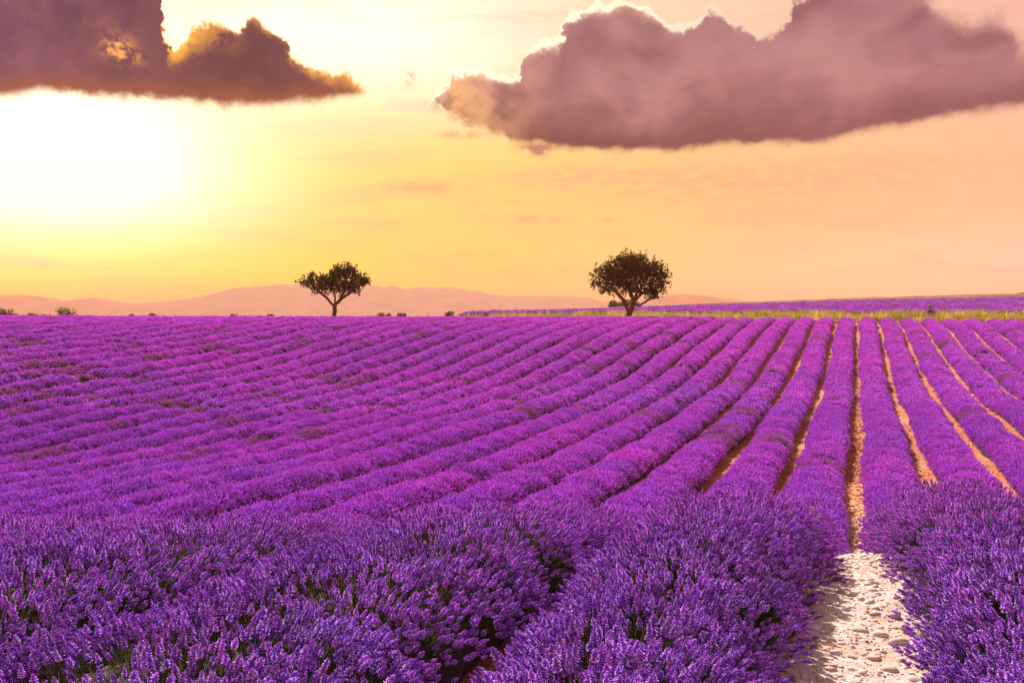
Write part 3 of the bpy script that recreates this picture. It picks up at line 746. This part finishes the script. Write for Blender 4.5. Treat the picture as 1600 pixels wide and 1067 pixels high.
# ------------------------------------------------------------------ trees
def tube(mb, pts, rads, sides=6):
    pts = np.asarray(pts); n = len(pts)
    o = len(mb.v)
    for i in range(n):
        d = pts[min(i + 1, n - 1)] - pts[max(i - 1, 0)]; d, a, b = frame(d + 1e-9)
        for s in range(sides):
            an = 2 * PI * s / sides; mb.v.append(tuple(pts[i] + rads[i] * (a * math.cos(an) + b * math.sin(an)))); mb.k.append(0)
    for i in range(n - 1):
        for s in range(sides):
            mb.f.append([o + i * sides + s, o + i * sides + (s + 1) % sides, o + (i + 1) * sides + (s + 1) % sides, o + (i + 1) * sides + s])
def grow_tree(seed, limbs, blobs, natt, step, r_tip, leaf, nleaf):
    """limbs: polylines of the main wood (x across, y depth, z up); blobs: crown ellipsoids (x,z,rx,rz,ry)"""
    r_ = np.random.default_rng(seed)
    nodes = []; par = []
    for L_ in limbs:
        pts = [np.array(p, float) for p in L_['p']]; start = L_.get('from')
        if start is None: nodes.append(pts[0]); par.append(-1); cur = 0
        else: cur = int(np.argmin([np.linalg.norm(q - pts[0]) for q in nodes]))
        for a, b in zip(pts[:-1], pts[1:]):
            k = max(1, int(np.linalg.norm(b - a) / step))
            for i in range(1, k + 1):
                p = a + (b - a) * i / k + r_.normal(0, step * .10, 3); nodes.append(p); par.append(cur); cur = len(nodes) - 1
    att = []
    vols = np.array([b[2] * b[3] * b[4] for b in blobs]); vols = vols / vols.sum()
    for i in range(natt):
        b = blobs[r_.choice(len(blobs), p=vols)]
        q = r_.normal(size=3); q /= np.linalg.norm(q); q *= r_.random() ** (1 / 2.2)
        att.append((b[0] + q[0] * b[2], q[1] * b[4], b[1] + q[2] * b[3]))
    att = np.array(att); nodes = np.array(nodes)
    for it in range(60):
        dd = np.linalg.norm(att[:, None] - nodes[None], axis=2); near = dd.argmin(1); dm = dd[np.arange(len(att)), near]
        att_keep = dm > step * 1.1
        new, newp = [], []
        for nidx in np.unique(near[att_keep & (dm < step * 14)]):
            sel = att[(near == nidx) & att_keep]; v = sel - nodes[nidx]; v = (v / np.linalg.norm(v, axis=1)[:, None]).sum(0)
            v = v / (np.linalg.norm(v) + 1e-6) + r_.normal(0, .12, 3); v /= np.linalg.norm(v)
            new.append(nodes[nidx] + v * step); newp.append(nidx)
        att = att[att_keep]
        if not new or len(att) == 0: break
        nodes = np.vstack([nodes, new]); par += newp
        if len(nodes) > 4000: break
    n = len(nodes); par = np.array(par); rad = np.zeros(n); kids = [[] for _ in range(n)]
    for i in range(n):
        if par[i] >= 0: kids[par[i]].append(i)
    order = sorted(range(n), key=lambda i: -i)
    for i in order:
        rad[i] = r_tip if not kids[i] else (sum(rad[k] ** 2.35 for k in kids[i])) ** (1 / 2.35)
    return nodes, par, rad, kids
def make_tree(name, px, z, scale_px, seed, limbs, blobs, natt, label, trunk_r, leaf, nleaf, off=0.0):
    x, y = at(px, z); hz = float(height(x, y))
    root = empty(name, (x, y, hz - .02)); zs = scale_px; limbs = [dict(L_, p=[(a, b, c * zs + (off if c > .55 else 0)) for a, b, c in L_['p']]) for L_ in limbs]; blobs = [(b[0], b[1] * zs + off, b[2], b[3] * zs, b[4]) for b in blobs]; root.rotation_euler = (0, 0, YAW)
    tag(root, label, 'tree', 'two lone trees on the crest of the field')
    nodes, par, rad, kids = grow_tree(seed, limbs, blobs, natt, .20, .012, leaf, nleaf)
    rad = rad * (trunk_r / rad[0]) ** .9 if rad[0] > 0 else rad
    rad = np.maximum(rad * (trunk_r / rad[0]), .012)
    mb = MB(); mb2 = MB()
    for i in range(len(nodes)):
        if par[i] >= 0:
            p = nodes[par[i]]; gp = nodes[par[par[i]]] if par[par[i]] >= 0 else None
            big = rad[i] > .035
            r0 = min(rad[par[i]], rad[i] * 1.35); ext = (p - nodes[i]) * .08
            flare = 1.0 + .45 * max(0, 1 - p[2] / .6); flare2 = 1.0 + .45 * max(0, 1 - nodes[i][2] / .6)
            tube(mb, [p + ext, (p + nodes[i]) / 2, nodes[i]], [r0 * flare, (r0 + rad[i]) / 2 * flare2, rad[i] * flare2], 7 if big else 4)
    obj('trunk', new_mesh('trunk', mb.v, mb.f, (m_bark,), True), root)
    # leaves along the thin twigs, in upright sprays
    r_ = np.random.default_rng(seed + 5)
    thin = [i for i in range(len(nodes)) if rad[i] < .045]
    V, Fc, K = [], [], []
    for i in thin:
        gq = float(vnoise(np.array(nodes[i][0] * 1.3 + nodes[i][1] * .5 + seed), np.array(nodes[i][2] * 1.5 + 20)))
        if gq < .22 and nodes[i][2] < 5.2: continue
        nk = nleaf if not kids[i] else int(nleaf * .45)
        dirr = nodes[i] - nodes[par[i]]; dirr = dirr / (np.linalg.norm(dirr) + 1e-6)
        up = np.array([0, 0, 1.0])
        spray = dirr * .5 + up * .8 + r_.normal(0, .25, 3); spray /= np.linalg.norm(spray); SL = r_.uniform(.15, .70) if not kids[i] else .2
        base_k = r_.uniform(0, .7)
        for q in range(nk):
            t = r_.random(); c0 = nodes[i] + spray * SL * t + r_.normal(0, .05 + .05 * (1 - t), 3)
            ld = spray * .6 + r_.normal(0, .6, 3); ld /= np.linalg.norm(ld); sdv = np.cross(ld, r_.normal(size=3)); sdv /= np.linalg.norm(sdv)
            l = leaf * r_.uniform(.7, 1.3); w = l * .32
            nrm = np.cross(ld, sdv) * l * .12
            b = len(V)
            V += [c0, c0 + ld * l * .5 + sdv * w + nrm, c0 + ld * l, c0 + ld * l * .5 - sdv * w + nrm]; Fc.append([b, b + 1, b + 2, b + 3]); K += [min(1, base_k + r_.uniform(0, .3))] * 4
    obj('crown', new_mesh('crown', V, Fc, (m_leaf,), False, {'shade': K}), root)
    print(name, len(nodes), len(Fc))
    return root
# right tree: crown 135 px wide, 110 px high over all (at depth 90: 16.7 px per metre)
make_tree('almond_tree', 981, 91, 1.04, 3,
    [{'p': [(0, 0, -.5), (.05, 0, .5), (.15, 0, 1.0), (.35, 0, 1.35)]},
     {'from': 1, 'p': [(.12, 0, .95), (-.15, .1, 1.6), (-.35, .1, 2.1), (-.9, .1, 2.6)]},
     {'from': 1, 'p': [(.35, 0, 1.35), (.55, 0, 2.0), (.75, -.2, 2.7), (1.2, -.3, 3.2)]},
     {'from': 1, 'p': [(.5, 0, 1.75), (1.1, .2, 1.65), (1.7, .4, 2.0)]},
     {'from': 1, 'p': [(.55, 0, 2.0), (.3, .6, 2.8), (.0, .8, 3.4)]},
     {'from': 1, 'p': [(.55, 0, 2.0), (1.3, .5, 2.7), (2.2, .6, 3.2)]},
     {'from': 1, 'p': [(-.35, .1, 2.1), (-1.2, -.5, 2.9), (-2.0, -.5, 3.4)]}],
    [(0.2, 4.6, 2.6, 1.55, 2.4), (-1.9, 4.1, 1.7, 1.15, 1.6), (2.3, 4.2, 1.7, 1.45, 1.6), (-3.0, 3.5, .8, .6, .8), (3.35, 3.3, .8, .7, .8), (2.3, 2.6, 1.0, .6, .9), (-1.9, 2.9, 1.0, .5, .9), (.6, 3.2, 1.6, .8, 1.4), (.3, 5.6, 1.7, .65, 1.4)],
    2600, 'larger dark round-crowned tree with a leaning forked trunk beside the grass band', .30, .19, 12)
make_tree('almond_tree', 522, 91, .95, 8,
    [{'p': [(0, 0, -.8), (.03, 0, .6), (.08, 0, 1.25)]},
     {'from': 1, 'p': [(.05, 0, 1.15), (-.45, .1, 1.7), (-1.1, .1, 2.35), (-1.8, .1, 2.9)]},
     {'from': 1, 'p': [(.08, 0, 1.25), (.5, 0, 1.75), (1.1, -.1, 2.2), (1.8, -.1, 2.7)]},
     {'from': 1, 'p': [(.08, 0, 1.25), (.05, .3, 2.0), (-.1, .4, 2.8)]},
     {'from': 1, 'p': [(.5, 0, 1.75), (.9, .4, 2.6), (1.1, .5, 3.3)]}],
    [(.9, 3.7, 1.7, 1.2, 1.6), (-.4, 3.3, 1.4, .9, 1.3), (-1.9, 3.3, 1.2, .75, 1.0), (-1.0, 3.6, 1.0, .6, 1.0), (-2.7, 3.6, .8, .35, .7), (2.3, 3.5, .9, .8, .9), (1.1, 4.7, 1.2, .6, 1.0), (1.6, 2.6, .9, .45, .8), (-1.9, 2.4, .6, .3, .5), (-.1, 2.7, 1.0, .5, .9)],
    1500, 'smaller dark tree with a wide flat crown and V-forked trunk standing before the hills', .21, .19, 13, 1.15)

# ------------------------------------------------------------------ bushes on the skyline
def bush(px, z, wpx, hpx, yb, seed, label, sparse=1.0):
    x, y = at(px, z); ppm = F / z; w = wpx / ppm; h = hpx / ppm
    zb_ = EYE - (yb - 500) / ppm
    gz = float(height(x, y)); base = min(gz, zb_)
    root = empty('bush', (x, y, gz)); root.rotation_euler = (0, 0, YAW)
    tag(root, label, 'bush', 'dark bushes on the skyline behind the field')
    r_ = np.random.default_rng(seed); V, Fc, K = [], [], []
    top_ = zb_ - gz + h
    n = int(min(4200, max(300, w * h * 120)) * sparse)
    lumps = [(r_.uniform(-.34, .34) * w, r_.uniform(-.2, .2) * w, r_.uniform(.35, .72), r_.uniform(.22, .42)) for _ in range(7)]
    lf = .9 / ppm * 2.0
    for i in range(n):
        l = lumps[r_.integers(0, 7)]; q = r_.normal(size=3); q /= np.linalg.norm(q); q *= r_.random() ** .4
        c0 = np.array([l[0] + q[0] * w * l[3] * .6, l[1] + q[1] * w * l[3] * .6, top_ - h * 1.15 + h * 1.15 * (l[2] * .9 + q[2] * .45)])
        if abs(c0[0]) > w * .52: c0[0] *= .8
        c0[2] = min(c0[2], top_)
        a = r_.normal(size=3); a /= np.linalg.norm(a); b = np.cross(a, r_.normal(size=3)); b /= np.linalg.norm(b); s = lf * r_.uniform(.5, 1.1); k = len(V)
        V += [c0 - a * s, c0 + b * s * .5, c0 + a * s, c0 - b * s * .5]; Fc.append([k, k + 1, k + 2, k + 3]); K += [r_.random()] * 4
    obj('foliage', new_mesh('foliage', V, Fc, (m_bushleaf,), False, {'shade': K}), root)
    mb = MB()
    for l in lumps: tube(mb, [(l[0] * .2, l[1] * .2, -.2), (l[0] * .5, l[1] * .5, top_ - h), (l[0], l[1], top_ - h * .35)], [.05 * w, .03 * w, .012 * w], 5)
    obj('stems', new_mesh('stems', mb.v, mb.f, (m_bark,), True), root)
bush(8, 150, 30, 18, 499, 1, 'brown green bush cut by the left picture edge on the skyline')
bush(22, 156, 16, 9, 499, 21, 'small low bush just right of the bush at the left edge')
bush(55, 165, 34, 10, 499, 2, 'low wide spiky bush between the edge bush and the round bush')
bush(76, 168, 16, 8, 499, 22, 'small low bush touching the round bush on its left')
bush(105, 150, 34, 20, 499, 3, 'round airy bush, tallest on the far left skyline', .7)
bush(204, 180, 12, 7, 498, 4, 'tiny skyline bush between the round bush and the pair of tufts', .8)
bush(238, 180, 15, 10, 499, 5, 'small dark skyline tuft below the low saddle of the hills', .8)
bush(366, 190, 12, 8, 498, 6, 'tiny dark tuft on the skyline left of the flat-crowned tree', .8)
bush(422, 190, 11, 8, 498, 7, 'tiny dark tuft on the skyline nearest the flat-crowned tree on its left', .8)
bush(601, 200, 24, 10, 498, 8, 'wider of two dark bushes just right of the flat-crowned tree')
bush(628, 200, 16, 9, 498, 9, 'narrower of two dark bushes just right of the flat-crowned tree')
bush(702, 190, 18, 9, 495, 10, 'lone low bush on the skyline midway between the two trees')
bush(972, 290, 56, 18, 486, 11, 'grey green bush partly hidden behind the leaning trunk')
bush(1600, 262, 22, 9, 466, 12, 'dark bush on the crest at the right picture edge')

# thin dry weed stalks on the skyline and in the foreground
def stalk(px, z, h, lean, label, seed, n=3, lift=0.0, th=.006):
    x, y = at(px, z); gz = float(height(x, y)) + lift
    r_ = np.random.default_rng(seed); mb = MB()
    for i in range(n):
        b0 = np.array([r_.normal(0, .03), r_.normal(0, .03), 0.0]); tp = b0 + np.array([lean * h + r_.normal(0, .05 * h), r_.normal(0, .05 * h), h * r_.uniform(.8, 1.0)])
        md_ = (b0 + tp) / 2 + np.array([r_.normal(0, .02), 0, 0]); tube(mb, [b0, md_, tp], [th, th * .8, th * .4], 4)
        for q in range(7):
            t = r_.uniform(.72, 1.0); c0 = b0 + (tp - b0) * t; dd = r_.normal(size=3) * th * 3.2 + np.array([0, 0, th * 4]); tube(mb, [c0, c0 + dd], [th * .8, th * .3], 3)
    o = obj('grass_stalk', new_mesh('grass_stalk', mb.v, mb.f, (m_stalk,), False), None, (x, y, gz))
    tag(o, label, 'grass stalk', 'dry grass stalks standing above the lavender')
stalk(1265, 6.6, .60, .06, 'pale dry grass stalk above the lavender just left of the stony path', 31, 2, 0, .003)
stalk(1236, 6.5, .62, -.05, 'faint dry grass stalk left of the stalk beside the stony path', 32, 1, 0, .003)
stalk(595, 4.0, .66, -.28, 'long straw coloured stalk leaning left across the foreground lavender', 33, 1, 0, .003)
stalk(640, 5.0, .60, .2, 'short pale stalk in the dark furrow of the foreground', 34, 1, 0, .003)
stalk(668, 100, 1.5, .0, 'thin dry weeds on the skyline between the paired bushes and the lone low bush', 35, 4, 0, .02)

# ------------------------------------------------------------------ distant hills
def ridge(name, prof, dist, depth, foot, m_, seed):
    pxs = np.arange(prof[0][0], prof[-1][0] + 1, 6.0)
    yt = np.interp(pxs, [p[0] for p in prof], [p[1] for p in prof])
    x0, y0 = at(pxs, dist)
    crest = EYE + (500 - yt) / F * dist
    crest = crest + (fbm(pxs * .11 + seed, pxs * 0 + seed, 4) - .47) * dist * .0022
    V = []
    prof_t = [(-1.0, 0.0), (-.75, .22), (-.5, .50), (-.28, .74), (-.12, .92), (0, 1.0), (.15, .93), (.5, .55), (1.0, 0)]
    for k, (t, hh) in enumerate(prof_t):
        zz_ = dist + t * depth; r0 = (pxs - 800) / F * dist
        x = -zz_ * SA + r0 * CA; y = zz_ * CA + r0 * SA
        nz_ = (fbm(pxs * .045 + seed * 3, pxs * 0 + k * .7, 4) - .47) * .5 * (1 if 0 < hh < 1 else 0)
        V.append(np.stack([x, y, foot + (crest - foot) * np.clip(hh + nz_ * hh * (1 - hh) * 1.6, 0, 1)], 1))
    V = np.concatenate(V)
    f = grid_faces(len(prof_t), len(pxs))
    o = obj(name, new_mesh(name, V, f, (m_,), True)); tag(o, kind='structure'); return o
near_hills = [(-420, 480), (-200, 470), (-80, 466), (0, 464), (30, 460), (52, 462), (75, 472), (110, 473), (148, 465), (168, 470), (195, 475), (215, 474), (262, 471), (300, 467), (342, 462), (356, 455), (375, 450), (400, 448), (450, 444), (500, 443), (560, 443.5), (588, 446), (602, 449), (613, 446), (634, 452), (655, 449), (700, 449), (745, 455), (790, 463), (830, 462), (872, 464), (905, 464), (918, 465), (935, 469), (950, 476), (985, 484), (1030, 497), (1080, 512)]
ridge('hills', near_hills, 3300, 1100, -18, m_hill, 3)
far_hills = [(-500, 486), (300, 492), (850, 484), (960, 470), (1040, 461), (1075, 459), (1100, 461), (1130, 467), (1200, 472), (1300, 468), (1400, 464), (1500, 460), (1600, 458), (1800, 456), (2100, 460)]
ridge('far_hills', far_hills, 3650, 500, -18, m_hill, 9)

# ------------------------------------------------------------------ walker on the verge
m_skin, N = mat('skin'); finish(N, principled(N, (.50, .26, .18, 1), .6))
m_shirt, N = mat('blue_shirt'); finish(N, principled(N, (.13, .17, .48, 1), .8))
m_short, N = mat('dark_shorts'); finish(N, principled(N, (.015, .013, .03, 1), .8))
m_hair, N = mat('dark_hair'); finish(N, principled(N, (.02, .012, .01, 1), .7))
def skinned(name, pts, edges, rads, m_, parent, sub=2):
    me = bpy.data.meshes.new(name); me.from_pydata(pts, edges, []); me.materials.append(m_)
    o = obj(name, me, parent)
    md = o.modifiers.new('skin', 'SKIN'); md.use_smooth_shade = True
    for i, r0 in enumerate(rads):
        me.skin_vertices[0].data[i].radius = r0 if isinstance(r0, tuple) else (r0, r0)
        me.skin_vertices[0].data[i].use_root = (i == 0)
    s_ = o.modifiers.new('sub', 'SUBSURF'); s_.levels = sub; s_.render_levels = sub
    return o
wx, wy = at(1453, 110); wz = float(height(wx, wy))
person = empty('person', (wx, wy, wz)); person.rotation_euler = (0, 0, YAW + .25)
tag(person, 'person in a blue shirt and dark shorts standing in the grass band', 'person')
bp = [(0, 0, .92), (0, .01, 1.08), (0, 0, 1.28), (0, 0, 1.42), (0, .01, 1.50), (0, .0, 1.60), (0, 0, 1.69),
      (-.17, 0, 1.40), (-.25, .0, 1.14), (-.20, -.10, .93), (-.18, -.14, .86),
      (.17, 0, 1.40), (.25, .01, 1.13), (.24, -.04, .90), (.23, -.06, .82),
      (-.10, 0, .86), (-.11, -.03, .48), (-.11, .03, .09), (-.11, -.12, .04),
      (.10, 0, .86), (.12, .02, .48), (.12, .08, .09), (.12, -.07, .04)]
be = [(0, 1), (1, 2), (2, 3), (3, 4), (4, 5), (5, 6), (3, 7), (7, 8), (8, 9), (9, 10), (3, 11), (11, 12), (12, 13), (13, 14), (0, 15), (15, 16), (16, 17), (17, 18), (0, 19), (19, 20), (20, 21), (21, 22)]
br = [(.15, .11), (.13, .10), (.15, .11), (.10, .09), .055, (.085, .10), (.07, .085), .06, .045, .034, .03, .06, .045, .034, .03, .085, .058, .04, .035, .085, .058, .04, .035]
skinned('body', bp, be, br, m_skin, person)
skinned('shirt', [(0, 0, .95), (0, .01, 1.1), (0, 0, 1.28), (0, 0, 1.42), (-.18, 0, 1.39), (-.24, 0, 1.20), (.18, 0, 1.39), (.24, 0, 1.20)],
        [(0, 1), (1, 2), (2, 3), (3, 4), (4, 5), (3, 6), (6, 7)], [(.18, .135), (.155, .125), (.175, .13), (.115, .10), .08, .065, .08, .065], m_shirt, person)
skinned('shorts', [(0, 0, .93), (-.10, 0, .84), (-.115, -.02, .56), (.10, 0, .84), (.12, .01, .56)], [(0, 1), (1, 2), (0, 3), (3, 4)], [(.175, .13), .115, .095, .115, .095], m_short, person)
skinned('hair', [(0, .03, 1.60), (0, .015, 1.70), (0, -.01, 1.735)], [(0, 1), (1, 2)], [(.09, .085), (.088, .095), (.05, .06)], m_hair, person)

# ------------------------------------------------------------------ haze
HAZE = True
if HAZE:
    m_haze, N = mat('haze')
    pv = N.n('ShaderNodeVolumePrincipled'); pv.inputs['Color'].default_value = (1.0, .42, .25, 1); pv.inputs['Density'].default_value = 2.8e-4
    pv.inputs['Anisotropy'].default_value = .1
    o_ = N.n('ShaderNodeOutputMaterial'); N.link(pv.outputs[0], o_.inputs['Volume'])
    x0, x1, y0, y1, z0, z1 = -4300, 3600, -900, 5200, -22, 142
    v = [(x, y, z) for x in (x0, x1) for y in (y0, y1) for z in (z0, z1)]
    f = [[0, 1, 3, 2], [4, 6, 7, 5], [0, 4, 5, 1], [2, 3, 7, 6], [0, 2, 6, 4], [1, 5, 7, 3]]
    hz = obj('haze', new_mesh('haze', v, f, (m_haze,))); tag(hz, 'pale warm evening haze over the plain', 'haze', kind='stuff')
